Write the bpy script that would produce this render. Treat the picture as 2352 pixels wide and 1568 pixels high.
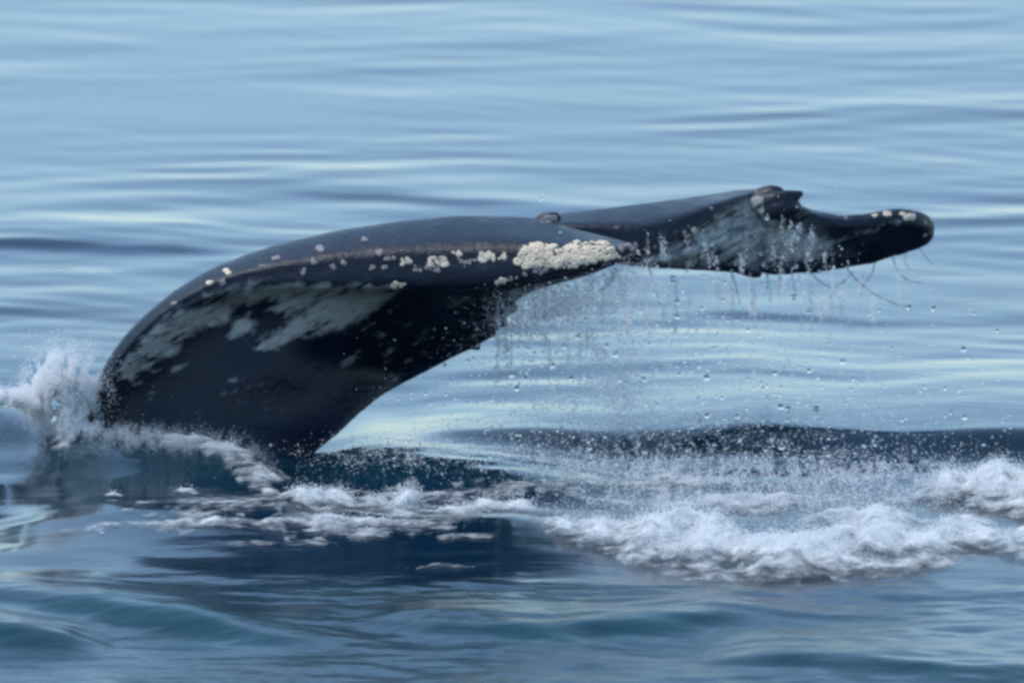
import bpy, bmesh, math, random
import numpy as np
from mathutils import Vector, Matrix
from mathutils.bvhtree import BVHTree
R = math.radians
rng = np.random.default_rng(7)
random.seed(7)
scene = bpy.context.scene
for o in list(bpy.data.objects):
    bpy.data.objects.remove(o)

# ------------------------------------------------------------------ camera
DEP = R(9.0)                    # the boat deck looks 9 degrees down at the sea
DIST = 40.0
KPX = 4.6 / 2352 / DIST         # metres per photograph pixel at one metre
F = np.array([0, math.cos(DEP), -math.sin(DEP)])
U = np.array([0, math.sin(DEP), math.cos(DEP)])
RT = np.array([1.0, 0, 0])
def ray(px, py):
    return F + (px - 1176) * KPX * RT + (784 - py) * KPX * U
CAM = -DIST * ray(1176, 1010)
def P(px, py, y):
    d = ray(px, py); t = (y - CAM[1]) / d[1]
    return CAM + t * d
def PZ(px, py, z=0.0):
    d = ray(px, py); t = (z - CAM[2]) / d[2]
    return CAM + t * d
def to_px(v):
    q = np.asarray(v) - CAM
    f = q @ F
    return 1176 + (q @ RT) / f / KPX, 784 - (q @ U) / f / KPX

cam = bpy.data.cameras.new('camera')
cam_o = bpy.data.objects.new('camera', cam); scene.collection.objects.link(cam_o)
cam_o.location = CAM.tolist(); cam_o.rotation_euler = (math.pi / 2 - DEP, 0, 0)
cam.sensor_width = 36; cam.lens = 36 / (2352 * KPX)
cam.clip_start = 1; cam.clip_end = 20000
cam.dof.use_dof = True; cam.dof.focus_distance = 37.6; cam.dof.aperture_fstop = 2.8
scene.camera = cam_o

# ------------------------------------------------------------------ light
SUN_EL, SUN_AZ = 62.0, -75.0     # azimuth measured from +Y (beyond the whale), negative = to the left
world = bpy.data.worlds.new('World'); scene.world = world; world.use_nodes = True
nt = world.node_tree; nt.nodes.clear()
sky = nt.nodes.new('ShaderNodeTexSky'); sky.sky_type = 'NISHITA'; sky.sun_disc = False
sky.sun_elevation = R(SUN_EL); sky.sun_rotation = R(SUN_AZ)
sky.air_density = 1.0; sky.dust_density = 0.0; sky.ozone_density = 3.0
bg = nt.nodes.new('ShaderNodeBackground'); bg.inputs['Strength'].default_value = 0.15
wo = nt.nodes.new('ShaderNodeOutputWorld')
tint = nt.nodes.new('ShaderNodeMix'); tint.data_type = 'RGBA'; tint.blend_type = 'MULTIPLY'; tint.inputs[0].default_value = 1
tint.inputs[7].default_value = (0.94, 1.02, 1.045, 1)      # the camera's cool white balance
veil = nt.nodes.new('ShaderNodeMix'); veil.data_type = 'RGBA'; veil.inputs[0].default_value = 0.30
veil.inputs[7].default_value = (3.15, 4.72, 6.5, 1)         # a thin even veil of high cloud over the whole sky
nt.links.new(sky.outputs[0], tint.inputs[6]); nt.links.new(tint.outputs[2], veil.inputs[6]); nt.links.new(veil.outputs[2], bg.inputs[0]); nt.links.new(bg.outputs[0], wo.inputs[0])
sun = bpy.data.lights.new('sun', 'SUN'); sun.energy = 2.2; sun.angle = R(0.6); sun.color = (1.0, 0.96, 0.90)
sun_o = bpy.data.objects.new('sun', sun); scene.collection.objects.link(sun_o)
sd = Vector((math.sin(R(SUN_AZ)) * math.cos(R(SUN_EL)), math.cos(R(SUN_AZ)) * math.cos(R(SUN_EL)), math.sin(R(SUN_EL))))
sun_o.rotation_euler = sd.to_track_quat('Z', 'Y').to_euler()
vs = scene.view_settings
scene.display_settings.display_device = 'sRGB'
vs.view_transform = 'Standard'; vs.look = 'None'; vs.gamma = 1; vs.use_curve_mapping = False
vs.exposure = 0.46
cy = scene.cycles
cy.use_denoising = True; cy.max_bounces = 10; cy.transparent_max_bounces = 24
cy.caustics_reflective = False; cy.caustics_refractive = False
cy.sample_clamp_indirect = 6.0
scene.render.film_transparent = False
cy.pixel_filter_type = 'BLACKMAN_HARRIS'; cy.filter_width = 3.0

# ------------------------------------------------------------------ helpers
def tag(o, label=None, cat=None, group=None, kind=None):
    if label: o['label'] = label
    if cat: o['category'] = cat
    if group: o['group'] = group
    if kind: o['kind'] = kind
    return o
def smooth(a, b, x):
    t = np.clip((x - a) / (b - a), 0, 1); return t * t * (3 - 2 * t)
_G = {}
def noise2(x, y, seed=0):
    """gradient noise in [-1, 1]"""
    if seed not in _G:
        r = np.random.default_rng(1000 + seed)
        a = r.uniform(0, 2 * np.pi, (256, 256)); _G[seed] = (np.cos(a), np.sin(a))
    gx, gy = _G[seed]
    xi = np.floor(x).astype(int); yi = np.floor(y).astype(int)
    fx = x - xi; fy = y - yi
    u = fx ** 3 * (fx * (fx * 6 - 15) + 10); v = fy ** 3 * (fy * (fy * 6 - 15) + 10)
    def g(i, j):
        a, b = (xi + i) & 255, (yi + j) & 255
        return gx[a, b] * (fx - i) + gy[a, b] * (fy - j)
    return 1.5 * ((g(0, 0) * (1 - u) + g(1, 0) * u) * (1 - v) + (g(0, 1) * (1 - u) + g(1, 1) * u) * v)
def fbm(x, y, o=4, seed=0, billow=False):
    s = 0; a = 1; n = 0
    for k in range(o):
        q = noise2(x * 2 ** k + 17.3 * k, y * 2 ** k - 9.1 * k, seed + k)
        s = s + a * (np.abs(q) if billow else q); n += a; a *= 0.5
    return s / n
def mesh_from(name, verts, faces, mat=None, attrs=None, smooth_=True):
    me = bpy.data.meshes.new(name)
    verts = np.asarray(verts, dtype=np.float32); faces = np.asarray(faces, dtype=np.int32)
    k = faces.shape[1]
    me.vertices.add(len(verts)); me.vertices.foreach_set('co', verts.ravel())
    me.loops.add(faces.size); me.loops.foreach_set('vertex_index', faces.ravel())
    me.polygons.add(len(faces)); me.polygons.foreach_set('loop_start', np.arange(0, faces.size, k, dtype=np.int32))
    me.update(calc_edges=True); me.validate()
    if smooth_: me.polygons.foreach_set('use_smooth', np.ones(len(me.polygons), dtype=bool))
    if attrs:
        for an, av in attrs.items():
            at = me.attributes.new(an, 'FLOAT', 'POINT'); at.data.foreach_set('value', np.asarray(av, dtype=np.float32))
    if mat: me.materials.append(mat)
    return me
def obj(name, me, parent=None):
    o = bpy.data.objects.new(name, me); scene.collection.objects.link(o)
    if parent is not None: o.parent = parent
    return o
def grid_faces(nx, ny):
    i = np.arange(nx * ny).reshape(ny, nx)
    return np.stack([i[:-1, :-1], i[:-1, 1:], i[1:, 1:], i[1:, :-1]], -1).reshape(-1, 4)
def in_poly(px, py, poly):
    """signed distance to a polygon, positive inside"""
    poly = np.asarray(poly, float); n = len(poly)
    d = np.full(px.shape, 1e9); ins = np.zeros(px.shape, bool)
    for i in range(n):
        a = poly[i]; b = poly[(i + 1) % n]; e = b - a
        wx = px - a[0]; wy = py - a[1]
        t = np.clip((wx * e[0] + wy * e[1]) / (e @ e), 0, 1)
        d = np.minimum(d, np.hypot(wx - t * e[0], wy - t * e[1]))
        c = (a[1] > py) != (b[1] > py)
        with np.errstate(divide='ignore', invalid='ignore'):
            xc = a[0] + (py - a[1]) * e[0] / (e[1] if e[1] != 0 else 1e-9)
        ins ^= c & (px < xc)
    return np.where(ins, d, -d)

def new_mat(name):
    m = bpy.data.materials.new(name); m.use_nodes = True
    t = m.node_tree; t.nodes.clear()
    out = t.nodes.new('ShaderNodeOutputMaterial')
    return m, t, out
def node(t, kind, ins=None, **props):
    n = t.nodes.new(kind)
    for k, v in props.items(): setattr(n, k, v)
    for k, v in (ins or {}).items():
        if hasattr(v, 'links') or isinstance(v, bpy.types.NodeSocket): t.links.new(v, n.inputs[k])
        else: n.inputs[k].default_value = v
    return n
def ramp(t, fac, stops):
    n = t.nodes.new('ShaderNodeValToRGB'); t.links.new(fac, n.inputs[0])
    e = n.color_ramp.elements
    while len(e) < len(stops): e.new(0.5)
    for q, (p, c) in zip(e, stops):
        q.position = p; q.color = c if len(c) == 4 else (*c, 1)
    return n

# ------------------------------------------------------------------ materials
def mat_water():
    m, t, out = new_mat('sea_water')
    geo = node(t, 'ShaderNodeNewGeometry')
    mp = node(t, 'ShaderNodeMapping', {'Vector': geo.outputs['Position'], 'Scale': (0.55, 0.8, 0.8)})
    n1 = node(t, 'ShaderNodeTexNoise', {'Vector': mp.outputs[0], 'Scale': 1.0, 'Detail': 4.0})
    base = ramp(t, n1.outputs[0], [(0.35, (0.002, 0.017, 0.040)), (0.6, (0.002, 0.014, 0.026))])
    # teal from air beaten in by the tail, plus painted light through wave crests
    at = node(t, 'ShaderNodeAttribute', attribute_name='aerated_crestlit')
    mix = node(t, 'ShaderNodeMix', {0: at.outputs['Fac'], 6: base.outputs[0], 7: (0.004, 0.044, 0.058, 1)}, data_type='RGBA')
    mp2 = node(t, 'ShaderNodeMapping', {'Vector': geo.outputs['Position'], 'Scale': (4.5, 9.0, 9.0)})
    n2 = node(t, 'ShaderNodeTexNoise', {'Vector': mp2.outputs[0], 'Scale': 1.0, 'Detail': 3.0, 'Roughness': 0.45})
    ch = node(t, 'ShaderNodeAttribute', attribute_name='choppy')
    ds = node(t, 'ShaderNodeMath', {0: ch.outputs['Fac'], 1: 0.008, 2: 0.002}, operation='MULTIPLY_ADD')
    bp = node(t, 'ShaderNodeBump', {'Height': n2.outputs[0], 'Strength': 1.0, 'Distance': ds.outputs[0]})
    rr = node(t, 'ShaderNodeMath', {0: ch.outputs['Fac'], 1: 0.09, 2: 0.09}, operation='MULTIPLY_ADD')
    b = node(t, 'ShaderNodeBsdfPrincipled', {'Base Color': mix.outputs[2], 'Roughness': rr.outputs[0], 'IOR': 1.333, 'Normal': bp.outputs[0]})
    t.links.new(b.outputs[0], out.inputs[0]); return m
def mat_skin():
    m, t, out = new_mat('whale_skin')
    geo = node(t, 'ShaderNodeNewGeometry')
    n1 = node(t, 'ShaderNodeTexNoise', {'Vector': geo.outputs['Position'], 'Scale': 6.0, 'Detail': 6.0, 'Roughness': 0.6})
    n2 = node(t, 'ShaderNodeTexNoise', {'Vector': geo.outputs['Position'], 'Scale': 34.0, 'Detail': 5.0, 'Roughness': 0.65})
    at = node(t, 'ShaderNodeAttribute', attribute_name='pigment_sheen')
    # ragged edge to the white pigment and painted sheen
    w = node(t, 'ShaderNodeMath', {0: n2.outputs[0], 1: 0.5}, operation='SUBTRACT')
    w2 = node(t, 'ShaderNodeMath', {0: w.outputs[0], 1: 0.7, 2: at.outputs['Fac']}, operation='MULTIPLY_ADD')
    w3 = node(t, 'ShaderNodeMath', {0: n1.outputs[0], 1: 0.5}, operation='SUBTRACT')
    w4 = node(t, 'ShaderNodeMath', {0: w3.outputs[0], 1: 0.6, 2: w2.outputs[0]}, operation='MULTIPLY_ADD')
    k = ramp(t, w4.outputs[0], [(0.14, (0, 0, 0)), (0.85, (1, 1, 1))])
    dark = ramp(t, n1.outputs[0], [(0.3, (0.003, 0.007, 0.014)), (0.62, (0.005, 0.011, 0.026)), (0.8, (0.018, 0.027, 0.046))])
    mx = node(t, 'ShaderNodeMix', {0: k.outputs[0], 6: dark.outputs[0], 7: (0.36, 0.38, 0.36, 1)}, data_type='RGBA')
    bp = node(t, 'ShaderNodeBump', {'Height': n2.outputs[0], 'Strength': 0.85, 'Distance': 0.008})
    rg = ramp(t, n1.outputs[0], [(0.3, (0.28, 0.28, 0.28)), (0.7, (0.46, 0.46, 0.46))])
    b = node(t, 'ShaderNodeBsdfPrincipled', {'Base Color': mx.outputs[2], 'Roughness': rg.outputs[0], 'IOR': 1.36, 'Normal': bp.outputs[0]})
    t.links.new(b.outputs[0], out.inputs[0]); return m
def mat_barnacle(name, ca, cb):
    m, t, out = new_mat(name)
    tc = node(t, 'ShaderNodeTexCoord')
    n = node(t, 'ShaderNodeTexNoise', {'Vector': tc.outputs['Object'], 'Scale': 140.0, 'Detail': 4.0})
    c = ramp(t, n.outputs[0], [(0.35, ca), (0.6, cb)])
    bp = node(t, 'ShaderNodeBump', {'Height': n.outputs[0], 'Strength': 0.6, 'Distance': 0.003})
    b = node(t, 'ShaderNodeBsdfPrincipled', {'Base Color': c.outputs[0], 'Roughness': 0.55, 'Normal': bp.outputs[0]})
    t.links.new(b.outputs[0], out.inputs[0]); return m
def mat_foam():
    m, t, out = new_mat('foam')
    geo = node(t, 'ShaderNodeNewGeometry')
    n1 = node(t, 'ShaderNodeTexNoise', {'Vector': geo.outputs['Position'], 'Scale': 11.0, 'Detail': 6.0, 'Roughness': 0.65})
    at = node(t, 'ShaderNodeAttribute', attribute_name='foam')
    w = node(t, 'ShaderNodeMath', {0: n1.outputs[0], 1: 0.5}, operation='SUBTRACT')
    w2 = node(t, 'ShaderNodeMath', {0: w.outputs[0], 1: 1.6, 2: at.outputs['Fac']}, operation='MULTIPLY_ADD')
    k = ramp(t, w2.outputs[0], [(0.14, (0, 0, 0)), (0.95, (1, 1, 1))])
    col = ramp(t, n1.outputs[0], [(0.32, (0.34, 0.42, 0.46)), (0.6, (0.86, 0.87, 0.87))])
    n2 = node(t, 'ShaderNodeTexNoise', {'Vector': geo.outputs['Position'], 'Scale': 55.0, 'Detail': 5.0, 'Roughness': 0.7})
    bp = node(t, 'ShaderNodeBump', {'Height': n2.outputs[0], 'Strength': 0.25, 'Distance': 0.012})
    d = node(t, 'ShaderNodeBsdfDiffuse', {'Color': col.outputs[0], 'Normal': bp.outputs[0]})
    tr = node(t, 'ShaderNodeBsdfTranslucent', {'Color': col.outputs[0], 'Normal': bp.outputs[0]})
    dm = node(t, 'ShaderNodeMixShader', {0: 0.3, 1: d.outputs[0], 2: tr.outputs[0]})
    tp = node(t, 'ShaderNodeBsdfTransparent')
    mx = node(t, 'ShaderNodeMixShader', {0: k.outputs[0], 1: tp.outputs[0], 2: dm.outputs[0]})
    t.links.new(mx.outputs[0], out.inputs[0]); return m
def mat_spray(name, col, opacity):
    m, t, out = new_mat(name)
    d = node(t, 'ShaderNodeBsdfDiffuse', {'Color': col})
    tr = node(t, 'ShaderNodeBsdfTranslucent', {'Color': col})
    dm = node(t, 'ShaderNodeMixShader', {0: 0.4, 1: d.outputs[0], 2: tr.outputs[0]})
    tp = node(t, 'ShaderNodeBsdfTransparent')
    mx = node(t, 'ShaderNodeMixShader', {0: opacity, 1: tp.outputs[0], 2: dm.outputs[0]})
    t.links.new(mx.outputs[0], out.inputs[0]); return m
def mat_drop():
    m, t, out = new_mat('clear_water')
    b = node(t, 'ShaderNodeBsdfPrincipled', {'Base Color': (1, 1, 1, 1), 'Roughness': 0.07, 'IOR': 1.333, 'Transmission Weight': 1.0})
    d = node(t, 'ShaderNodeBsdfDiffuse', {'Color': (0.95, 0.96, 0.97, 1)})
    tr = node(t, 'ShaderNodeBsdfTranslucent', {'Color': (0.95, 0.96, 0.97, 1)})
    dm = node(t, 'ShaderNodeMixShader', {0: 0.5, 1: d.outputs[0], 2: tr.outputs[0]})
    mx = node(t, 'ShaderNodeMixShader', {0: 0.07, 1: b.outputs[0], 2: dm.outputs[0]})
    t.links.new(mx.outputs[0], out.inputs[0]); return m
def mat_murky():
    m, t, out = new_mat('falling_water')
    geo = node(t, 'ShaderNodeNewGeometry')
    n = node(t, 'ShaderNodeTexNoise', {'Vector': geo.outputs['Position'], 'Scale': 60.0, 'Detail': 3.0})
    bp = node(t, 'ShaderNodeBump', {'Height': n.outputs[0], 'Strength': 0.5, 'Distance': 0.006})
    b = node(t, 'ShaderNodeBsdfPrincipled', {'Base Color': (0.55, 0.66, 0.72, 1), 'Roughness': 0.12, 'IOR': 1.333, 'Transmission Weight': 0.95, 'Normal': bp.outputs[0]})
    t.links.new(b.outputs[0], out.inputs[0]); return m
def mat_strand():
    m, t, out = new_mat('thin_water_strand')
    b = node(t, 'ShaderNodeBsdfPrincipled', {'Base Color': (0.16, 0.24, 0.30, 1), 'Roughness': 0.15, 'IOR': 1.333, 'Transmission Weight': 0.2})
    tp = node(t, 'ShaderNodeBsdfTransparent')
    mx = node(t, 'ShaderNodeMixShader', {0: 0.38, 1: tp.outputs[0], 2: b.outputs[0]})
    t.links.new(mx.outputs[0], out.inputs[0]); return m
M_STRAND = mat_strand()
M_WATER, M_SKIN, M_FOAM = mat_water(), mat_skin(), mat_foam()
M_BARN = mat_barnacle('barnacle_shell', (0.60, 0.46, 0.32), (0.95, 0.80, 0.62))
M_BARN_G = mat_barnacle('weathered_barnacle_shell', (0.20, 0.17, 0.17), (0.42, 0.37, 0.36))
M_DROP, M_MURKY = mat_drop(), mat_murky()
M_SPRAY = mat_spray('white_spray', (0.9, 0.9, 0.9, 1), 0.95)
M_VEIL = mat_spray('veil_spray', (0.60, 0.66, 0.70, 1), 0.3)
M_MIST = mat_spray('thin_spray', (0.95, 0.95, 0.95, 1), 0.65)

# ------------------------------------------------------------------ the sea
comps = []
r_ = np.random.default_rng(21)
for k in range(90):
    lam = 0.30 * (3.4 / 0.30) ** r_.random()
    ang = r_.normal(0, R(23))                     # wave travel almost along the line of sight
    slope = 0.0041 * (1.0 if lam < 1.2 else 0.75)
    comps.append((2 * np.pi / lam * math.sin(ang), 2 * np.pi / lam * math.cos(ang), slope * lam / (2 * np.pi) * r_.uniform(.5, 1.5), r_.uniform(0, 2 * np.pi), lam))
chop = []
for k in range(70):
    lam = 0.10 * (0.7 / 0.10) ** r_.random()
    ang = r_.normal(0, R(38))
    chop.append((2 * np.pi / lam * math.sin(ang), 2 * np.pi / lam * math.cos(ang), 0.0100 * lam / (2 * np.pi) * r_.uniform(.5, 1.5), r_.uniform(0, 2 * np.pi), lam))
# crest lines of the waves the whale has raised: (pixel x, pixel y, height) at the crest, then widths in front and behind
RIDGES = [
    ([(940, 1018, 0), (1050, 1004, .03), (1300, 990, .06), (1500, 984, .08), (1750, 979, .095), (2000, 984, .10), (2352, 983, .10), (2700, 985, .10)], .22, 2.6),
    ([(-300, 548, .03), (0, 545, .035), (200, 547, .035), (400, 560, .025), (560, 580, 0)], .16, 1.7),
    ([(600, 425, 0), (800, 440, .015), (1100, 458, .015), (1300, 462, 0)], .16, .8),
    ([(-200, 930, .12), (0, 930, .12), (80, 950, .10), (150, 980, .10), (220, 988, .10), (350, 1008, .10), (480, 1024, .09), (580, 1054, .08), (650, 1105, .04), (720, 1150, 0)], .68, .35),
    ([(720, 1062, 0), (780, 1045, .03), (870, 1037, .07), (1000, 1046, .08), (1150, 1066, .075), (1300, 1100, .05), (1450, 1140, 0)], .42, .9),
    ([(0, 1192, 0), (100, 1172, .03), (240, 1140, .06), (400, 1145, .06), (600, 1165, .055), (900, 1192, .055), (1180, 1188, .055), (1350, 1215, .02), (1450, 1230, 0)], .85, .4),
    ([(-200, 1330, .02), (0, 1350, .045), (200, 1362, .065), (420, 1390, .07), (600, 1428, .05), (820, 1470, 0)], .19, .5),
    ([(820, 1425, 0), (1000, 1412, .045), (1300, 1422, .05), (1500, 1400, .05), (1650, 1392, .05), (1900, 1420, 0)], .16, .5),
    ([(-200, 1410, .07), (50, 1425, .07), (150, 1448, .05), (260, 1478, 0)], .22, .4),
    ([(1600, 1515, 0), (1800, 1496, .045), (2100, 1506, .05), (2300, 1522, .04), (2500, 1530, .03)], .16, .5),
    ([(1500, 715, 0), (1700, 718, .013), (2000, 735, .014), (2300, 750, 0)], .16, .8),
    ([(1500, 872, 0), (1700, 878, .007), (1950, 885, .007), (2200, 890, 0)], .14, .8),
]
ridge_w = []
for pts, wf, wb in RIDGES:
    w = np.array([PZ(a, b, c) for a, b, c in pts]); ridge_w.append((w[:, 0], w[:, 1], w[:, 2], wf, wb))
def sea(x, y, sp=None):
    """height of the sea; sp is the local mesh spacing, waves too short for it are left out"""
    sp = np.zeros_like(x) if sp is None else sp
    wx = x + 0.25 * noise2(x * .5 + 3, y * .35, 40); wy = y + 0.35 * noise2(x * .33, y * .4 + 8, 41)
    h = np.zeros_like(x)
    calm = np.clip(0.72 + 0.6 * noise2(x * .22, y * .13 + 2, 42) + .5 * noise2(x * .7, y * .4 + 2, 44), .12, 2)
    calm = calm * (1 - .5 * np.exp(-((x + .9) / 1.3) ** 4 - ((y + 2.7) / .75) ** 4))
    for kx, ky, a, ph, lam in comps:
        h += calm * a * np.sin(kx * wx + ky * wy + ph) * (1 - smooth(lam * .12, lam * .3, sp))
    rough = smooth(-3.35, -3.75, y) * (0.25 + 0.75 * smooth(-1.6, 0.3, x)) * (1 - 0.6 * smooth(-5.6, -6.6, y))
    rough = rough + 0.30 * np.exp(-((x + 0.7) / 2.0) ** 2 - ((y + 1.2) / .7) ** 2) + .14 * np.exp(-((x + .5) / 1.5) ** 2 - ((y + 2.7) / .7) ** 2) + .6 * np.exp(-((x + .2) / .7) ** 2 - ((y + 1.0) / .6) ** 2)
    for kx, ky, a, ph, lam in chop:
        h += rough * a * np.sin(kx * wx + ky * wy + ph) * (1 - smooth(lam * .12, lam * .3, sp))
    for rx, ry, ra, wf, wb in ridge_w:
        yc = np.interp(x, rx, ry) + 0.08 * noise2(x * 2.2, x * 0 + wf * 31, 43); a = np.interp(x, rx, ra) * (1 + .28 * noise2(x * 1.3, x * 0 + wf * 17, 45))
        d = y - yc
        # steep towards the camera, long slope behind
        h += a * np.where(d < 0, np.exp(-(np.abs(d) / wf) ** 2.2), np.exp(-(d / wb) ** 2))
    return h
def axis(lo, hi, step, far, g=1.13):
    a = list(np.arange(lo, hi + 1e-6, step)); s = step
    up = []; v = a[-1]
    while v < far: s *= g; v += s; up.append(v)
    s = step; dn = []; v = a[0]
    while v > -far: s *= g; v -= s; dn.append(v)
    return np.array(dn[::-1] + a + up)
ax, ay = axis(-3.4, 3.4, 0.022, 6000), axis(-7.0, 18.0, 0.022, 6000)
X, Y = np.meshgrid(ax, ay)
SP = np.maximum(*np.meshgrid(np.gradient(ax), np.gradient(ay)))
H = sea(X, Y, SP)
aer_crestlit = .34 * np.exp(-((X + 1.0) / 1.6) ** 2 - ((Y + 1.0) / .8) ** 2) + .38 * smooth(-3.3, -3.8, Y)
tn = smooth(-.25, .35, fbm(X * 1.4, Y * 1.8, 3, 51))
for k in (6, 7, 8, 9):
    rx, ry, ra, wf, wb = ridge_w[k]
    yc = np.interp(X, rx, ry)
    aer_crestlit = aer_crestlit + (1.5, .8, 1.0, .6)[k - 6] * np.interp(X, rx, ra) / ra.max() * np.exp(-((Y - yc + .16) / .26) ** 2) * (.35 + .65 * tn)  # teal painted on the wave fronts for light coming through thin crests
aer_crestlit = np.clip(aer_crestlit * (0.8 + 0.6 * fbm(X * 1.5, Y * 1.5, 3, 50)), 0, 1)
sea_me = mesh_from('sea', np.stack([X, Y, H], -1).reshape(-1, 3), grid_faces(len(ax), len(ay)), M_WATER, {'aerated_crestlit': aer_crestlit.ravel(), 'choppy': (smooth(-3.2, -3.9, Y) * (1 - .5 * smooth(-5.9, -6.6, Y))).ravel()})
tag(obj('sea', sea_me), 'pale blue sea with smooth long ripples', 'sea', kind='structure')

# ------------------------------------------------------------------ the whale
whale = obj('humpback_whale', None); whale.location = (0, 0, 0)
tag(whale, 'black humpback whale tail arching out of the sea with barnacles along its edge', 'whale')
def catmull(pts, n, closed=False):
    pts = np.asarray(pts, float); N = len(pts)
    tt = np.linspace(0, N if closed else N - 1, n, endpoint=not closed)
    i = np.floor(tt).astype(int)
    if not closed: i = np.minimum(i, N - 2)
    f = (tt - i)[:, None]
    g = (lambda k: pts[k % N]) if closed else (lambda k: pts[np.clip(k, 0, N - 1)])
    p0, p1, p2, p3 = g(i - 1), g(i), g(i + 1), g(i + 2)
    return 0.5 * (2 * p1 + (p2 - p0) * f + (2 * p0 - 5 * p1 + 4 * p2 - p3) * f ** 2 + (3 * p1 - p0 - 3 * p2 + p3) * f ** 3)
def loft(stations, nu, nv):
    """stations: rings of 3-D points (same count); smooth along and around; closed with end caps"""
    st = np.array(stations)                       # S, K, 3
    S, K, _ = st.shape
    lon = np.stack([catmull(st[:, k], nu) for k in range(K)], 1)      # nu, K, 3
    rings = np.stack([catmull(lon[u], nv, closed=True) for u in range(nu)], 0)
    v = rings.reshape(-1, 3); f = []
    idx = np.arange(nu * nv).reshape(nu, nv)
    f = np.stack([idx[:-1], np.roll(idx, -1, 1)[:-1], np.roll(idx, -1, 1)[1:], idx[1:]], -1).reshape(-1, 4).tolist()
    c0, c1 = len(v), len(v) + 1
    v = np.vstack([v, rings[0].mean(0), rings[-1].mean(0)])
    tri = [[c0, (j + 1) % nv, j] for j in range(nv)] + [[c1, (nu - 1) * nv + j, (nu - 1) * nv + (j + 1) % nv] for j in range(nv)]
    return v, f, tri
# near side: tail stock and near fluke.  T = upper outline, K = keel nearest the camera, B = lower/trailing edge
#        T(px,py) yT      K(px,py) yK       B(px,py) yB   yM    thickness behind
NEAR = [((170, 1260), -.10, (250, 1290), -.26, (640, 1330), -.34, -.34, .34),
        ((185, 1100), -.08, (222, 1120), -.28, (660, 1180), -.40, -.36, .36),
        ((197, 960), -.04, (226, 978), -.30, (704, 1064), -.40, -.38, .36),
        ((232, 865), .00, (264, 890), -.30, (785, 988), -.16, -.33, .34),
        ((290, 772), .02, (324, 804), -.34, (868, 915), .06, -.30, .30),
        ((372, 692), .06, (410, 730), -.38, (950, 868), .26, -.22, .28),
        ((476, 624), .16, (518, 676), -.42, (1030, 826), .28, -.19, .26),
        ((600, 573), .30, (640, 660), -.46, (1100, 792), .28, -.18, .24),
        ((760, 533), .36, (770, 660), -.50, (1142, 765), .24, -.20, .20),
        ((920, 508), .42, (915, 660), -.54, (1162, 735), .14, -.26, .16),
        ((1080, 496), .46, (1050, 658), -.58, (1178, 702), -.05, -.36, .12),
        ((1220, 502), .44, (1175, 648), -.62, (1225, 668), -.32, -.52, .08),
        ((1335, 530), .20, (1310, 622), -.66, (1330, 638), -.52, -.60, .06),
        ((1425, 552), -.22, (1410, 596), -.68, (1420, 606), -.62, -.66, .05),
        ((1462, 566), -.52, (1460, 578), -.68, (1462, 584), -.66, -.67, .03)]
def near_ring(s, c=1.0):
    T, yT, K, yK, B, yB, yM, th = s
    T, K, B = map(np.array, (T, K, B))
    M = K * .5 + B * .5
    yT = yK + (yT - yK) * .48
    r = [P(*T, yT)]
    q = T * .66 + K * .34; r.append(P(*q, yT * .24 + yK * .76))
    q = T * .34 + K * .66; r.append(P(*q, yK + .035 * c))
    r.append(P(*K, yK + .03 * c))
    q = K * .84 + B * .16; r.append(P(*q, yK * .7 + yM * .3 + .07 * c))
    r.append(P(*M, yM)); q = K * .2 + B * .8; r.append(P(*q, yM * .4 + yB * .6 - .02))
    b = P(*B, yB); r.append(b)
    # the far side
    for f in (.18, .5, .82):
        c = b * (1 - f) + r[0] * f; c[1] += th * (1.0 if f == .5 else .75); r.append(c)
    return r
v1, f1, t1 = loft([near_ring(s) for s in NEAR], 150, 110)
# far fluke, rising away from the camera and twisted so its tip shows its underside
FAR = [((1130, 500), .42, (1130, 545), .05, (1130, 580), .20, .08, .10),
       ((1215, 500), .50, (1215, 545), .05, (1215, 585), .20, .08, .12),
       ((1290, 491), .62, (1295, 555), .02, (1300, 600), .15, .05, .13),
       ((1400, 477), .78, (1400, 575), .00, (1400, 604), .10, .02, .13),
       ((1475, 468), .90, (1478, 588), .00, (1480, 612), .10, .03, .13),
       ((1560, 457), 1.0, (1560, 552), .10, (1560, 618), .20, .10, .13),
       ((1650, 444), 1.08, (1645, 498), .25, (1650, 624), .35, .24, .13),
       ((1740, 434), 1.10, (1735, 450), .55, (1740, 628), .50, .46, .13),
       ((1800, 452), 1.0, (1800, 466), .62, (1800, 632), .62, .56, .13),
       ((1850, 476), .96, (1852, 492), .72, (1860, 628), .74, .66, .13),
       ((1920, 492), .96, (1922, 520), .78, (1930, 618), .88, .82, .12),
       ((1985, 491), .98, (1985, 520), .84, (1995, 606), .95, .88, .11),
       ((2045, 481), 1.04, (2045, 516), .88, (2060, 588), 1.01, .93, .10),
       ((2095, 482), 1.08, (2093, 518), .93, (2103, 574), 1.07, .98, .09),
       ((2128, 491), 1.10, (2128, 522), 1.00, (2132, 560), 1.11, 1.03, .07),
       ((2147, 510), 1.12, (2147, 525), 1.08, (2147, 541), 1.12, 1.09, .04)]
v2, f2, t2 = loft([near_ring(s, 1.0 if s[0][0] < 1700 else .1) for s in FAR], 130, 80)
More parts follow.
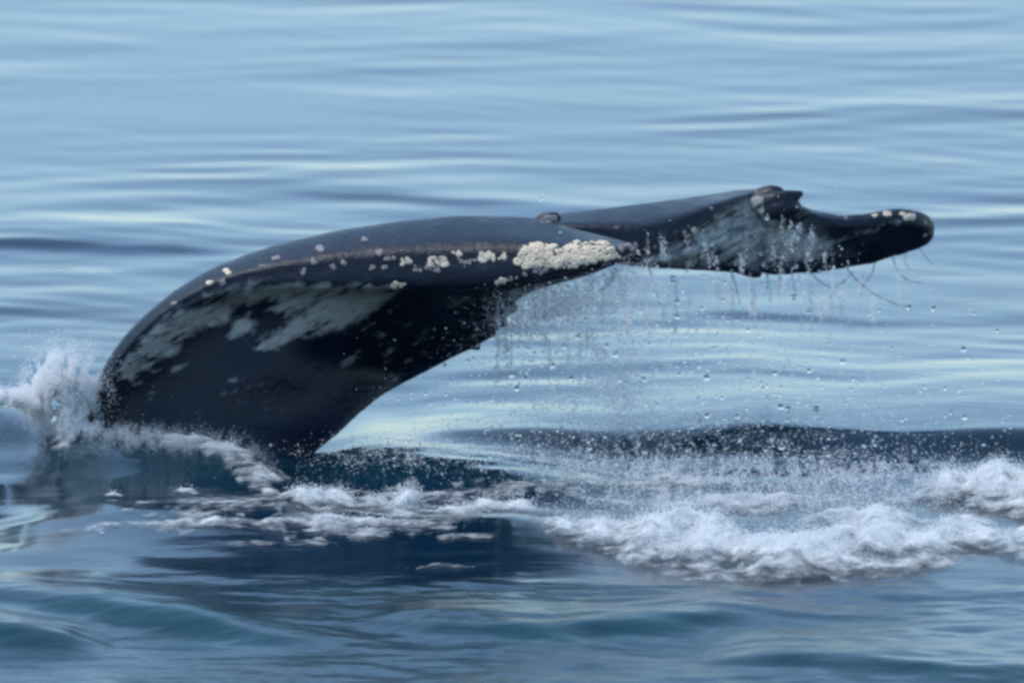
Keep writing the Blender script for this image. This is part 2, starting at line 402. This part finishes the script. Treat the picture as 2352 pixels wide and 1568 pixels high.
def lump(path, radii, n=10, m=12, squash=.7):
    """a small fleshy tag: tapered bent tube"""
    c = catmull(path, m); rr = np.interp(np.linspace(0, 1, m), np.linspace(0, 1, len(radii)), radii)
    vs_, fs = [], []
    for i in range(m):
        d = c[min(i + 1, m - 1)] - c[max(i - 1, 0)]; d /= np.linalg.norm(d)
        a = np.cross(d, [0, 1, 0]); a /= np.linalg.norm(a); b = np.cross(d, a)
        for j in range(n):
            t = 2 * math.pi * j / n; vs_.append(c[i] + rr[i] * (math.cos(t) * a + squash * math.sin(t) * b))
    vs_ = np.array(vs_); idx = np.arange(m * n).reshape(m, n)
    f = np.stack([idx[:-1], np.roll(idx, -1, 1)[:-1], np.roll(idx, -1, 1)[1:], idx[1:]], -1).reshape(-1, 4).tolist()
    c0, c1 = len(vs_), len(vs_) + 1
    vs_ = np.vstack([vs_, c[0], c[-1]])
    return vs_, f, [[c0, (j + 1) % n, j] for j in range(n)] + [[c1, (m - 1) * n + j, (m - 1) * n + (j + 1) % n] for j in range(n)]
lumps = []
def L(pts, rad, squash=1.0): lumps.append(lump([P(*p) for p in pts], rad, squash=squash))
# torn trailing edge at the top of the far fluke
L([(1690, 465, .62), (1740, 450, .58), (1770, 440, .56), (1800, 442, .56)], [.02, .036, .034, .020])
L([(1735, 478, .52), (1780, 462, .50), (1815, 452, .50), (1846, 443, .52)], [.05, .048, .034, .012])
L([(1750, 492, .50), (1792, 480, .48), (1820, 474, .50), (1838, 470, .52)], [.05, .05, .035, .012])
L([(1765, 510, .50), (1800, 500, .50), (1835, 492, .55), (1860, 490, .58)], [.03, .045, .035, .012])
L([(1700, 610, .40), (1730, 624, .40), (1750, 630, .40)], [.04, .03, .014])
# dorsal knob over the fluke notch
L([(1232, 516, -.04), (1246, 508, -.05), (1268, 502, -.05), (1286, 494, -.05)], [.026, .034, .034, .020])
# ragged trailing edge of the near fluke
for a, b, c, r0 in [((1120, 690), (1165, 676), (1196, 690), .05), ((1130, 720), (1175, 705), (1203, 706), .04),
                    ((1110, 745), (1150, 738), (1180, 744), .04), ((1085, 770), (1125, 764), (1160, 768), .035),
                    ((1050, 795), (1090, 792), (1120, 794), .03), ((1150, 672), (1180, 672), (1186, 660), .035)]:
    c = (b[0] + (c[0] - b[0]) * .3, b[1] + random.uniform(4, 16)); L([(*a, .05), (*b, .02), (*c, .0)], [r0, r0 * .75, .016])
bm = bmesh.new()
for v, f, t in [(v1, f1, t1), (v2, f2, t2)] + lumps:
    vv = [bm.verts.new(q) for q in v]
    for q in f + t:
        try: bm.faces.new([vv[i] for i in q])
        except ValueError: pass
bmesh.ops.recalc_face_normals(bm, faces=bm.faces)
tmp = bpy.data.meshes.new('tmp'); bm.to_mesh(tmp); bm.free()
tmp_o = obj('body', tmp)
md = tmp_o.modifiers.new('r', 'REMESH'); md.mode = 'VOXEL'; md.voxel_size = 0.0085
md2 = tmp_o.modifiers.new('s', 'SMOOTH'); md2.factor = .5; md2.iterations = 5
dg = bpy.context.evaluated_depsgraph_get()
body_me = bpy.data.meshes.new_from_object(tmp_o.evaluated_get(dg))
bpy.data.objects.remove(tmp_o); bpy.data.meshes.remove(tmp)
body_me.name = 'body'
nvt = len(body_me.vertices)
co = np.empty(nvt * 3, dtype=np.float32); body_me.vertices.foreach_get('co', co); co = co.reshape(-1, 3).astype(float)
no = np.empty(nvt * 3, dtype=np.float32); body_me.vertices.foreach_get('normal', no); no = no.reshape(-1, 3).astype(float)
bx, bz = to_px(co)
# skin relief: shallow wrinkles and scars
rel = (1 + 1.6 * smooth(1650, 1900, bx)) * 0.004 * fbm(co[:, 0] * 5 + co[:, 1] * 3, co[:, 2] * 9, 4, 60) + 0.0015 * fbm(co[:, 0] * 22 + co[:, 1] * 12, co[:, 2] * 30, 3, 66)
co += no * rel[:, None]
body_me.vertices.foreach_set('co', co.astype(np.float32).ravel())
# white pigment of the underside, with wet highlights painted in as pale streaks
def c1(p): return [((150 + a / 2.24) * .9667, (480 + b / 2.24) * .9667) for a, b in p]
PATCH = [c1([(650, 590), (870, 560), (890, 610), (700, 670), (600, 735), (530, 690)]),
         c1([(430, 730), (545, 715), (610, 780), (480, 812), (405, 790)]),
         c1([(345, 830), (425, 805), (410, 880), (350, 935), (315, 900)]),
         c1([(1430, 500), (1750, 478), (1600, 600), (1330, 690), (1060, 770), (1230, 640)]),
         c1([(990, 452), (1780, 462), (1400, 505), (1180, 580), (1120, 560), (1230, 500), (980, 510)]),
         c1([(760, 500), (980, 475), (1100, 500), (1000, 530), (800, 545)]),
         [(1490, 600), (1560, 562), (1640, 505), (1738, 448), (1770, 470), (1765, 500), (1810, 520), (1862, 540), (1905, 566), (1895, 590), (1840, 596), (1800, 612), (1700, 620), (1600, 616), (1490, 610)]]
da, db = bx * .88 - bz * .47, bx * .47 + bz * .88          # along and across the grain of the skin
g1 = noise2(da * .012, db * .05, 70); g2 = noise2(da * .03, db * .12, 71); g3 = noise2(da * .07, db * .2, 72)
sh = 20 * g1 + 13 * g2 + 8 * g3
wxp = bx + .88 * sh; wzp = bz - .47 * sh + 5 * noise2(bx * .03, bz * .05, 73) + 4 * g3
pig_sheen = np.zeros(nvt)
for i, pl in enumerate(PATCH):
    d = in_poly(wxp, wzp, pl)
    pig_sheen = np.maximum(pig_sheen, (1.0, .9, .75, 1, .95, .55, .95)[i] * smooth(-22, 6, d) * (.82 + .25 * g2 + .2 * g3))
wet_sheen = smooth(.10, .6, fbm((bx + bz * .3) * .011, (bz + bx * .35) * .024, 5, 75)) * smooth(-.15, .3, noise2(bx * .004, bz * .006, 79))  # pale flecks that put a wet sheen into the skin colour
mott = np.clip(fbm((bx + bz * .4) * .03, (bz + bx * .3) * .06, 5, 85) * 1.6 + .05, 0, 1)
slash = smooth(.12, .42, fbm(da * .012, db * .075, 4, 88))
pig_sheen *= 1 - .75 * slash
near_under = (bx > 300) & (bx < 1160) & (bz > 680) & (bz < 1000) & (no[:, 2] < .2)
pig_sheen = np.maximum(pig_sheen, (.85 * wet_sheen + .55 * mott * smooth(-.3, .35, noise2(bx * .005 + 9, bz * .008, 86))) * near_under)
tipline = np.exp(-((bz - (560 - (bx - 1900) * .30)) / 9) ** 2) * ((bx > 1890) & (bx < 2075))
pig_sheen = np.maximum(pig_sheen, .5 * tipline * np.clip(.6 + 2 * fbm(bx * .05, bz * .08, 3, 91), 0, 1))
pig_sheen[(bx > 1755) & (bx < 1860) & (bz < 505)] *= .12
ff = smooth(1470, 1500, bx)
pig_sheen *= 1 - ff * (.05 + .5 * np.clip(fbm(bx * .03, bz * .035, 4, 77) * 2 + .2, 0, 1))
pig_sheen *= 1 - ff * .6 * smooth(592, 612, bz + 14 * noise2(bx * .06, bz * .01, 78))
at = body_me.attributes.new('pigment_sheen', 'FLOAT', 'POINT'); at.data.foreach_set('value', pig_sheen.astype(np.float32))
body_me.polygons.foreach_set('use_smooth', np.ones(len(body_me.polygons), dtype=bool))
body_me.materials.clear(); body_me.materials.append(M_SKIN)
body_me.update()
body = obj('body', body_me, whale)
bvh = BVHTree.FromPolygons([Vector(c) for c in co], [list(p.vertices) for p in body_me.polygons])
def hit(px, py):
    d = Vector(ray(px, py)).normalized()
    return bvh.ray_cast(Vector(CAM), d)

# barnacles: little shell craters, several shapes
def barnacle_mesh(seed, mat):
    r = random.Random(seed); n = 11
    prof = [(1.0, -.25), (.93, .18), (.70, .52), (.48, .62), (.30, .48), (.16, .12)]
    vs_, fs = [], []
    amp = [1 + r.uniform(-.16, .16) for _ in range(n)]
    for k, (rr, z) in enumerate(prof):
        for j in range(n):
            t = 2 * math.pi * j / n + .1 * k
            q = rr * (amp[j] if k < 4 else 1)
            vs_.append((q * math.cos(t), q * math.sin(t), z * (1 + .25 * (amp[j] - 1) * 4)))
    for k in range(len(prof) - 1):
        for j in range(n):
            fs.append([k * n + j, k * n + (j + 1) % n, (k + 1) * n + (j + 1) % n, (k + 1) * n + j])
    me = bpy.data.meshes.new('barnacle')
    me.from_pydata(vs_, [], fs + [[(len(prof) - 1) * n + j for j in range(n)]]); me.update()
    me.polygons.foreach_set('use_smooth', [True] * len(me.polygons)); me.materials.append(mat)
    return me
SH = [barnacle_mesh(i, M_BARN) for i in range(5)]
SG = [barnacle_mesh(i + 9, M_BARN_G) for i in range(3)]
def barnacle(px, py, r, grey=False):
    h = hit(px, py)
    if h[0] is None: return
    o = obj('barnacle', random.choice(SG if grey else SH), whale)
    q = h[1].to_track_quat('Z', 'Y'); q = q @ Matrix.Rotation(random.uniform(0, 6.28), 3, 'Z').to_quaternion()
    o.rotation_mode = 'QUATERNION'; o.rotation_quaternion = q; o.location = h[0]
    o.scale = (r, r * random.uniform(.8, 1.1), r * random.uniform(.45, .85))
def c2(a, b): return ((850 + a / 2.94) * .9667, (400 + b / 2.94) * .9667)
def c3(a, b): return ((1450 + a / 2.767) * .9667, (400 + b / 2.767) * .9667)
dense = [c2(*p) for p in [(1110, 610), (1160, 545), (1260, 515), (1360, 535), (1410, 575), (1460, 525), (1600, 495), (1740, 500), (1765, 560), (1830, 620), (1650, 655), (1500, 695), (1350, 685), (1170, 690), (1110, 655)]]
pts = []
tries = 0
while len(pts) < 190 and tries < 14000:
    tries += 1
    x, y = random.uniform(1160, 1435), random.uniform(555, 628)
    if in_poly(np.array([x]), np.array([y]), dense)[0] < 0: continue
    if all(math.hypot(x - a, y - b) > 5.4 for a, b in pts): pts.append((x, y))
for x, y in pts: barnacle(x, y, random.choice((.008, .010, .012, .017)) * random.uniform(.9, 1.15))
def cl(cx, cy, rx, ry, n, r, grey=False):
    for _ in range(int(n * 1.5)): barnacle(cx + random.uniform(-rx, rx), cy + random.uniform(-ry, ry), r * random.uniform(.7, 1.2), grey)
for (a, b, rx, ry, n, r, g) in [(560, 650, 22, 9, 12, .012, 0), (350, 655, 14, 7, 7, .010, 0), (900, 620, 16, 9, 9, .013, 0), (1010, 615, 9, 7, 4, .011, 0),
                                (690, 590, 12, 5, 4, .010, 0), (600, 640, 12, 8, 4, .011, 1), (155, 585, 6, 5, 3, .011, 1), (220, 632, 16, 4, 6, .009, 1),
                                (100, 695, 5, 4, 2, .009, 1), (190, 700, 8, 4, 3, .009, 1), (45, 500, 5, 3, 2, .009, 1), (280, 812, 14, 7, 7, .010, 0),
                                (1000, 785, 12, 5, 5, .010, 0), (1085, 770, 10, 3, 3, .009, 1), (480, 700, 30, 6, 8, .009, 1), (770, 650, 26, 8, 7, .009, 1),
                                (1880, 545, 22, 10, 8, .010, 1), (1240, 720, 30, 6, 8, .009, 1)]:
    x, y = c2(a, b); cl(x, y, rx, ry, n, r, bool(g))
for (a, b, n, r, g) in [(870, 370, 5, .013, 0), (780, 420, 3, .011, 0), (840, 430, 3, .011, 1), (1130, 295, 3, .012, 1), (1370, 250, 4, .013, 1), (1340, 315, 2, .010, 1),
                        (1285, 370, 3, .009, 1), (1490, 320, 3, .010, 1), (1430, 340, 3, .009, 1), (1610, 200, 2, .010, 1), (1690, 265, 2, .011, 1), (1060, 340, 2, .008, 1), (590, 530, 2, .010, 1)]:
    x, y = c1([(a, b)])[0]; cl(x, y, 6, 5, n, r, bool(g))
for (a, b, n, r, g) in [(1745, 305, 3, .010, 0), (1820, 297, 4, .012, 0), (1925, 305, 4, .013, 0), (1955, 318, 4, .013, 0), (1995, 322, 3, .012, 0), (2080, 360, 2, .009, 1),
                        (500, 430, 3, .010, 1), (555, 412, 4, .011, 0), (660, 268, 2, .009, 1), (1560, 326, 2, .007, 1), (1230, 250, 2, .007, 1), (2060, 450, 2, .009, 1)]:
    x, y = c3(a, b); cl(x, y, 6, 4, n, r, bool(g))
cl(1262, 504, 16, 8, 16, .009, True)

# ------------------------------------------------------------------ foam on the water
# mounds: pixel centre, pixel radii, height in metres, density
MOUNDS = [(1290, 1205, 45, 24, .05, .8), (1400, 1215, 80, 34, .07, .95), (1530, 1215, 95, 55, .12, 1.1), (1640, 1245, 90, 50, .13, 1.1), (1760, 1262, 110, 48, .10, 1.2),
          (1880, 1255, 110, 50, .12, 1.2), (2000, 1240, 100, 55, .11, 1.1), (2110, 1250, 80, 40, .08, 1.0), (2220, 1225, 100, 32, .06, .9), (2340, 1230, 90, 40, .06, .8),
          (2190, 1098, 55, 32, .10, 1.0), (2280, 1100, 70, 40, .13, 1.15), (2380, 1120, 80, 46, .12, 1.1), (1560, 1185, 60, 26, .12, 1.0), (1960, 1185, 100, 26, .06, 1.0),
          (2050, 1200, 80, 20, .05, .9), (2190, 1195, 70, 16, .04, .8), (1700, 1150, 300, 30, .02, .48), (2050, 1140, 200, 24, .02, .45),
          (695, 1150, 42, 22, .08, 1.0), (780, 1152, 50, 22, .07, 1.0), (860, 1160, 30, 18, .05, .9), (930, 1162, 42, 26, .08, 1.05), (1020, 1182, 80, 11, .03, 1.1),
          (880, 1200, 110, 12, .02, 1.0), (760, 1195, 60, 16, .03, .8), (1150, 1165, 85, 20, .03, .75), (640, 1190, 70, 14, .02, .6), (480, 1195, 120, 22, .01, .5),
          (300, 1170, 60, 9, .01, .45), (420, 1133, 26, 6, .02, .8), (255, 1138, 22, 6, .02, .7), (1010, 1300, 70, 4, .004, .5), (800, 1222, 150, 14, .006, .5), (640, 1245, 160, 10, .004, .36), (500, 1165, 260, 26, .006, .40), (900, 1140, 240, 26, .01, .42), (330, 1205, 200, 16, .004, .36), (1100, 1225, 120, 10, .004, .38),
          (0, 915, 50, 22, .05, 1.1), (150, 1000, 26, 34, .03, .8),
          (240, 1000, 60, 24, .01, .62), (340, 1012, 70, 24, .01, .66), (440, 1028, 70, 26, .01, .68), (530, 1050, 60, 28, .01, .70), (595, 1085, 45, 34, .01, .68), (625, 1125, 22, 24, .01, .6),
          (1000, 1055, 120, 10, .01, .36), (1250, 1110, 120, 22, .01, .42), (1500, 1110, 220, 26, .01, .42)]
gx = np.arange(-2.75, 2.75, .011); gy = np.arange(-4.6, 1.2, .018)
GX, GY = np.meshgrid(gx, gy)
base = sea(GX, GY)
dens = np.zeros_like(GX); hh = np.zeros_like(GX)
wX = GX + .05 * noise2(GX * 5, GY * 3, 80); wY = GY + .12 * noise2(GX * 4, GY * 2.5 + 4, 81)
for cx, cyy, rx, ry, hgt, dn in MOUNDS:
    sx = rx * 1.956e-3; c0 = PZ(cx, cyy, 0.02)
    sea_h = float(sea(np.array([c0[0]]), np.array([c0[1]]))[0])
    c = PZ(cx, cyy, max(sea_h, 0) + hgt * .45)
    sy = ry * 1.956e-3 / math.sin(R(9.6)) * .66; hgt = hgt * .62
    g = np.exp(-((wX - c[0]) / sx) ** 2 - ((wY - c[1]) / sy) ** 2)
    dens = np.maximum(dens, dn * g ** .8) + 0.12 * dn * g
    hh = np.maximum(hh, hgt * g)
br = fbm(GX * 5.5, GY * 3.2, 5, 82, billow=True); br2 = fbm(GX * 13, GY * 7, 4, 90)
br0 = fbm(GX * 3.1 + 4, GY * 1.7, 2, 84, billow=True)
st = fbm(GX * 2.2, GY * 3.6, 4, 97)
dens = dens * (.50 + .8 * br + .45 * br0 + .8 * st) + .16 * br2 * (dens > .05)
hf = base + .006 + hh * (.1 + 1.6 * br + 1.7 * br0) + .020 * (br2 + .3) * smooth(.2, .8, dens)
keep = dens > .16
f = grid_faces(len(gx), len(gy)); kf = keep.ravel()[f].all(1); f = f[kf]
used, inv = np.unique(f, return_inverse=True)
fv = np.stack([GX, GY, hf], -1).reshape(-1, 3)[used]
foam_me = mesh_from('sea_foam', fv, inv.reshape(-1, 4), M_FOAM, {'foam': dens.ravel()[used]})
tag(obj('sea_foam', foam_me), 'churned white foam spread over the dark water below the tail', 'foam', kind='stuff')

# ------------------------------------------------------------------ spray: tiny droplets, each a real sphere
def points(name, v, rad, mat, label, cat):
    me = bpy.data.meshes.new(name); v = np.asarray(v, dtype=np.float32)
    me.vertices.add(len(v)); me.vertices.foreach_set('co', v.ravel())
    at = me.attributes.new('rad', 'FLOAT', 'POINT'); at.data.foreach_set('value', np.asarray(rad, dtype=np.float32))
    me.update(); me.materials.append(mat)
    o = obj(name, me)
    g = bpy.data.node_groups.new(name, 'GeometryNodeTree')
    g.interface.new_socket('Geometry', in_out='INPUT', socket_type='NodeSocketGeometry')
    g.interface.new_socket('Geometry', in_out='OUTPUT', socket_type='NodeSocketGeometry')
    gi = g.nodes.new('NodeGroupInput'); go = g.nodes.new('NodeGroupOutput')
    na = g.nodes.new('GeometryNodeInputNamedAttribute'); na.data_type = 'FLOAT'; na.inputs['Name'].default_value = 'rad'
    mp = g.nodes.new('GeometryNodeMeshToPoints'); sm = g.nodes.new('GeometryNodeSetMaterial'); sm.inputs['Material'].default_value = mat
    g.links.new(gi.outputs[0], mp.inputs['Mesh'])
    g.links.new([s for s in na.outputs if s.enabled][0], mp.inputs['Radius'])
    g.links.new(mp.outputs[0], sm.inputs[0]); g.links.new(sm.outputs[0], go.inputs[0])
    o.modifiers.new('points', 'NODES').node_group = g
    return tag(o, label, cat, kind='stuff')
# 1. froth thrown up from the foam surface
cand = np.flatnonzero((dens.ravel() > .55))
w = np.clip(dens.ravel()[cand] - .45, 0, 1) * (.02 + hh.ravel()[cand])
pick = rng.choice(cand, 45000, p=w / w.sum())
v = np.stack([GX.ravel()[pick], GY.ravel()[pick], hf.ravel()[pick]], -1)
v[:, :2] += rng.normal(0, .02, (len(v), 2)); v[:, 2] += rng.exponential(.007 + .11 * hh.ravel()[pick])
points('foam_spray', v, np.exp(rng.normal(math.log(.0013), .4, len(v))), M_SPRAY, 'fine white spray hopping above the foam', 'spray')
# 2. the plume beside the tail on the left
def blob(cx, cy, rx, ry, y0, sy, n, lo=-.5, hi=.25):
    px = rng.normal(cx, rx, n); py = rng.normal(cy, ry, n); yy = rng.normal(y0, sy, n)
    q = fbm(px * .036, py * .022, 4, 95)
    m = q > rng.uniform(lo, hi, n)
    px, py, yy = px[m], py[m], yy[m]
    d = F[None] + ((px - 1176) * KPX)[:, None] * RT + ((784 - py) * KPX)[:, None] * U
    return CAM + ((yy - CAM[1]) / d[:, 1])[:, None] * d
pl = np.vstack([blob(a, b, c, d, e, .06, n, -.32, .24) for a, b, c, d, e, n in [
    (136, 872, 22, 22, -.35, 110000), (122, 915, 28, 24, -.35, 150000), (148, 945, 24, 26, -.35, 130000), (162, 990, 16, 26, -.4, 80000),
    (169, 1032, 8, 18, -.45, 20000), (5, 912, 26, 7, -.5, 50000), (176, 890, 20, 30, -.3, 24000), (60, 925, 22, 7, -.5, 8000), (150, 880, 44, 44, -.3, 24000)]])
points('splash_plume', pl, np.exp(rng.normal(math.log(.0015), .3, len(pl))), M_SPRAY, 'white plume of spray shooting up at the left side of the tail', 'splash')
# 3. thin grey curtain falling from the edges and drifting over the churned water
cur = [blob(1290, 690, 80, 26, -.3, .15, 12000), blob(1230, 740, 50, 26, -.1, .15, 7000), blob(1420, 650, 50, 24, -.5, .1, 6000),
       blob(1420, 860, 60, 90, -.3, .2, 9000), blob(1300, 900, 130, 90, -.2, .25, 9000), blob(1600, 830, 220, 120, .1, .3, 7000), blob(1440, 960, 14, 80, -.3, .05, 1500),
       blob(1755, 985, 8, 50, .3, .05, 500), blob(1530, 1000, 150, 60, -.3, .3, 4000), blob(1700, 1100, 260, 36, -1.0, .3, 30000), blob(1300, 1090, 140, 30, -1.0, .3, 7000), blob(1000, 1050, 140, 22, -.8, .3, 6000),
       blob(2050, 1120, 160, 30, -1.1, .3, 22000), blob(1850, 1000, 330, 30, -.3, .4, 2500), blob(900, 1020, 80, 14, -.5, .2, 1500), blob(1650, 1160, 250, 20, -1.6, .3, 20000)]
for a in range(26):
    x = random.uniform(1200, 2000); y = random.uniform(640, 980)
    cur.append(blob(x, y, 3 + random.random() * 5, random.uniform(12, 45), random.uniform(-.4, .5), .02, 90))
for a in range(70):                      # drips strung out one below the other
    x = random.uniform(1140, 2080)
    y0 = 640 if x > 1450 else 680 + (1200 - x) * .6 * (x < 1200)
    y = y0 + random.uniform(10, 90) * (1.6 if x < 1600 else .8)
    cur.append(blob(x, y, random.uniform(2, 4), random.uniform(14, 36), random.uniform(-.5, .1) if x < 1450 else random.uniform(.1, .7), .012, 240))
for x0, x1, y0, y1, d0, d1 in [(1480, 1740, 560, 622, -.1, .2), (1740, 1900, 520, 622, .3, .5)]:
    for a in range(16): cur.append(blob(random.uniform(x0, x1), random.uniform(y0, y1), 3, 16, random.uniform(d0, d1) - .25, .01, 55))
cur = np.vstack(cur)
points('falling_spray', cur, np.exp(rng.normal(math.log(.0017), .45, len(cur))), M_MIST, 'thin grey curtain of spray falling from the tail towards the foam', 'spray')
# 4. small clear drops, too many to count
ve = []
for cx, cyy, rx, ry, n in [(215, 985, 26, 12, 9000), (280, 998, 34, 15, 12000), (350, 1008, 36, 17, 14000), (420, 1020, 36, 20, 16000), (490, 1036, 32, 22, 18000), (545, 1056, 26, 26, 16000),
                           (590, 1085, 20, 26, 12000), (618, 1118, 12, 18, 6000), (250, 1030, 40, 14, 5000), (160, 1060, 50, 20, 3000), (30, 1000, 60, 30, 2500)]:
    ve.append(blob(cx, cyy, rx, ry * .9, -.85, .08, n // 3))
ve = np.vstack(ve)
points('water_veil', ve, np.exp(rng.normal(math.log(.0017), .35, len(ve))), M_VEIL, 'pale grey veil of water beads sliding off the wave around the black tail', 'spray')
sm_ = np.vstack([blob(1500, 820, 230, 130, 0, .35, 900), blob(1800, 900, 300, 90, .1, .35, 700), blob(1700, 1010, 330, 40, -.2, .3, 700), blob(1300, 1060, 250, 50, -.6, .3, 400),
                 blob(1650, 1100, 300, 50, -.9, .3, 800), blob(1260, 700, 70, 30, -.3, .15, 350), blob(1700, 600, 150, 40, .1, .2, 120), blob(1000, 880, 90, 70, .1, .2, 120), blob(800, 1090, 200, 30, -.9, .2, 250)])
points('small_drops', sm_, np.exp(rng.normal(math.log(.0042), .35, len(sm_))), M_DROP, 'countless tiny clear drops scattered in the air under the tail', 'drops')

# ------------------------------------------------------------------ single large drops
def drop_mesh():
    b = bmesh.new(); bmesh.ops.create_icosphere(b, subdivisions=3, radius=1)
    me = bpy.data.meshes.new('water_drop'); b.to_mesh(me); b.free()
    me.polygons.foreach_set('use_smooth', [True] * len(me.polygons)); me.materials.append(M_DROP); return me
DM = drop_mesh()
DROPS = [(1823, 682), (1858, 718), (1555, 695), (1555, 728), (1318, 734), (1345, 735), (1327, 775), (1393, 795), (1413, 815), (1175, 862), (1208, 870), (1188, 893), (1312, 870),
         (1270, 840), (1480, 872), (1780, 858), (1858, 852), (1623, 868), (1793, 935), (1810, 940), (1623, 955), (1693, 957), (1875, 940), (2088, 707), (2145, 710), (2213, 803),
         (1347, 1062), (1365, 1058), (1354, 1028), (1480, 1035), (1863, 1042), (1903, 1043), (1935, 1045), (1758, 1030), (1795, 1026), (1545, 640), (1505, 568), (1762, 500), (1832, 520),
         (1835, 545), (1748, 583), (1864, 595), (1830, 612), (1945, 617), (1690, 606), (1755, 608), (1330, 640), (1420, 690), (1490, 790), (1600, 760), (1690, 735), (1640, 800), (1728, 700),
         (1560, 860), (1380, 905), (1440, 880), (1720, 870), (1510, 930), (1560, 1000), (1640, 1020), (1700, 1010), (1820, 1000), (2010, 1020), (2100, 1035), (2190, 1050), (2260, 1020),
         (1240, 1080), (1420, 1110), (1560, 1090), (1600, 1130), (1720, 1120), (1790, 1100), (2110, 1150), (1150, 1160), (2240, 720), (2290, 760), (2050, 800), (1960, 870), (2020, 940), (2200, 900),
         (1135, 1170), (1540, 1150), (1290, 980), (1450, 1000), (1900, 790), (1660, 690)]
BIG = 36
names = {}
for i, (x, y) in enumerate(DROPS):
    yy = random.uniform(-.45, .35)
    if 1480 < x < 2000 and y < 625: yy = -.05
    if y > 1000: yy = random.uniform(-1.2, -.6)
    if y > 1100: yy = random.uniform(-1.9, -1.5)
    big = i < BIG
    r = random.uniform(.0115, .0155) if big else random.uniform(.007, .010)
    o = obj('water_drop', DM); o.location = P(x, y, yy); o.scale = (r, r, r * random.uniform(1.0, 1.25))
    where = ('in front of the pale grey far fluke' if (1480 < x < 2000 and y < 625) else 'beneath the barnacled fluke edge' if x < 1470 and y < 820 else
             'right of and below the fluke tip' if x > 2030 and y < 820 else 'close under the far fluke' if y < 820 else
             'over the pale water beside the black tail' if x < 1330 and y < 975 else 'over the pale water between tail and swell' if y < 990 else
             'in front of the dark blue swell' if y < 1060 else 'just above the churned white foam')
    names.setdefault((big, where), []).append((x, o))
ORD = ['first', 'second', 'third', 'fourth', 'fifth', 'sixth', 'seventh', 'eighth', 'ninth', 'tenth', 'eleventh', 'twelfth', 'thirteenth', 'fourteenth']
for (big, where), ls in names.items():
    ls.sort(key=lambda q: q[0])
    look = 'bright' if big else 'faint'
    for k, (x, o) in enumerate(ls):
        tag(o, f"{look} clear drop {where}, {ORD[k]} from the left there" if len(ls) > 1 else f"only {look} clear drop {where}", 'water drop', 'single water drops falling from the tail')

# ------------------------------------------------------------------ strands of water trailing from the flukes
def strand(pts, r0, label, mat=None):
    mat = M_STRAND; r0 = r0 * 1.1
    path = [P(*p) for p in pts]; rad = [r0 * q for q in (.9, .7, 1.0, .35, .8, .3, .9, .25, .6, .2)]
    v, f, t = lump(path, rad, n=8, m=30, squash=1.0)
    me = bpy.data.meshes.new('water_strand'); me.from_pydata([tuple(q) for q in v], [], f + t); me.update()
    me.polygons.foreach_set('use_smooth', [True] * len(me.polygons)); me.materials.append(mat)
    return tag(obj('water_strand', me), label, 'water strand', 'strands of water trailing from the flukes')
S = [([(1490, 612, .1), (1502, 650, .1), (1515, 700, .1)], .007, 'short thin strand of water hanging nearest the gap between the flukes'),
     ([(1680, 622, .3), (1690, 655, .3), (1700, 700, .3)], .006, 'thin strand of water under the middle of the far fluke'),
     ([(1760, 628, .4), (1764, 650, .4), (1762, 672, .4)], .007, 'stubby strand of water under the lowest point of the far fluke'),
     ([(1860, 624, .7), (1885, 648, .7), (1915, 660, .7), (1945, 640, .7), (1960, 622, .7)], .006, 'looped strand of water curling back up under the far fluke'),
     ([(1940, 612, .8), (1975, 650, .8), (2020, 682, .8), (2065, 700, .8), (2086, 706, .8)], .005, 'longest curved strand of water flung out from the far fluke'),
     ([(2010, 600, .9), (2002, 630, .9), (1985, 652, .9), (1975, 680, .9)], .005, 'strand of water crossing the longest strand under the fluke'),
     ([(2050, 585, .95), (2058, 615, .95), (2080, 640, .95), (2120, 652, .95)], .005, 'bent strand of water just before the fluke tip'),
     ([(2108, 562, 1.1), (2122, 585, 1.1), (2145, 610, 1.1)], .005, 'strand of water flung from the very tip of the far fluke'),
     ([(2085, 572, 1.1), (2078, 598, 1.1), (2092, 620, 1.1)], .004, 'fine strand of water beside the tip strand'),
     ([(1820, 628, .6), (1823, 655, .6), (1830, 682, .6)], .005, 'strand of water ending in the bright drop under the far fluke'),
     ([(1415, 618, -.5), (1404, 645, -.5), (1378, 668, -.5)], .013, 'thick dark strand of water falling from the barnacled fluke tip'),
     ([(1150, 668, -.3), (1163, 690, -.3), (1176, 716, -.3)], .012, 'thick pale strand of water running off the ragged trailing edge')]
for a in S: strand(*a)
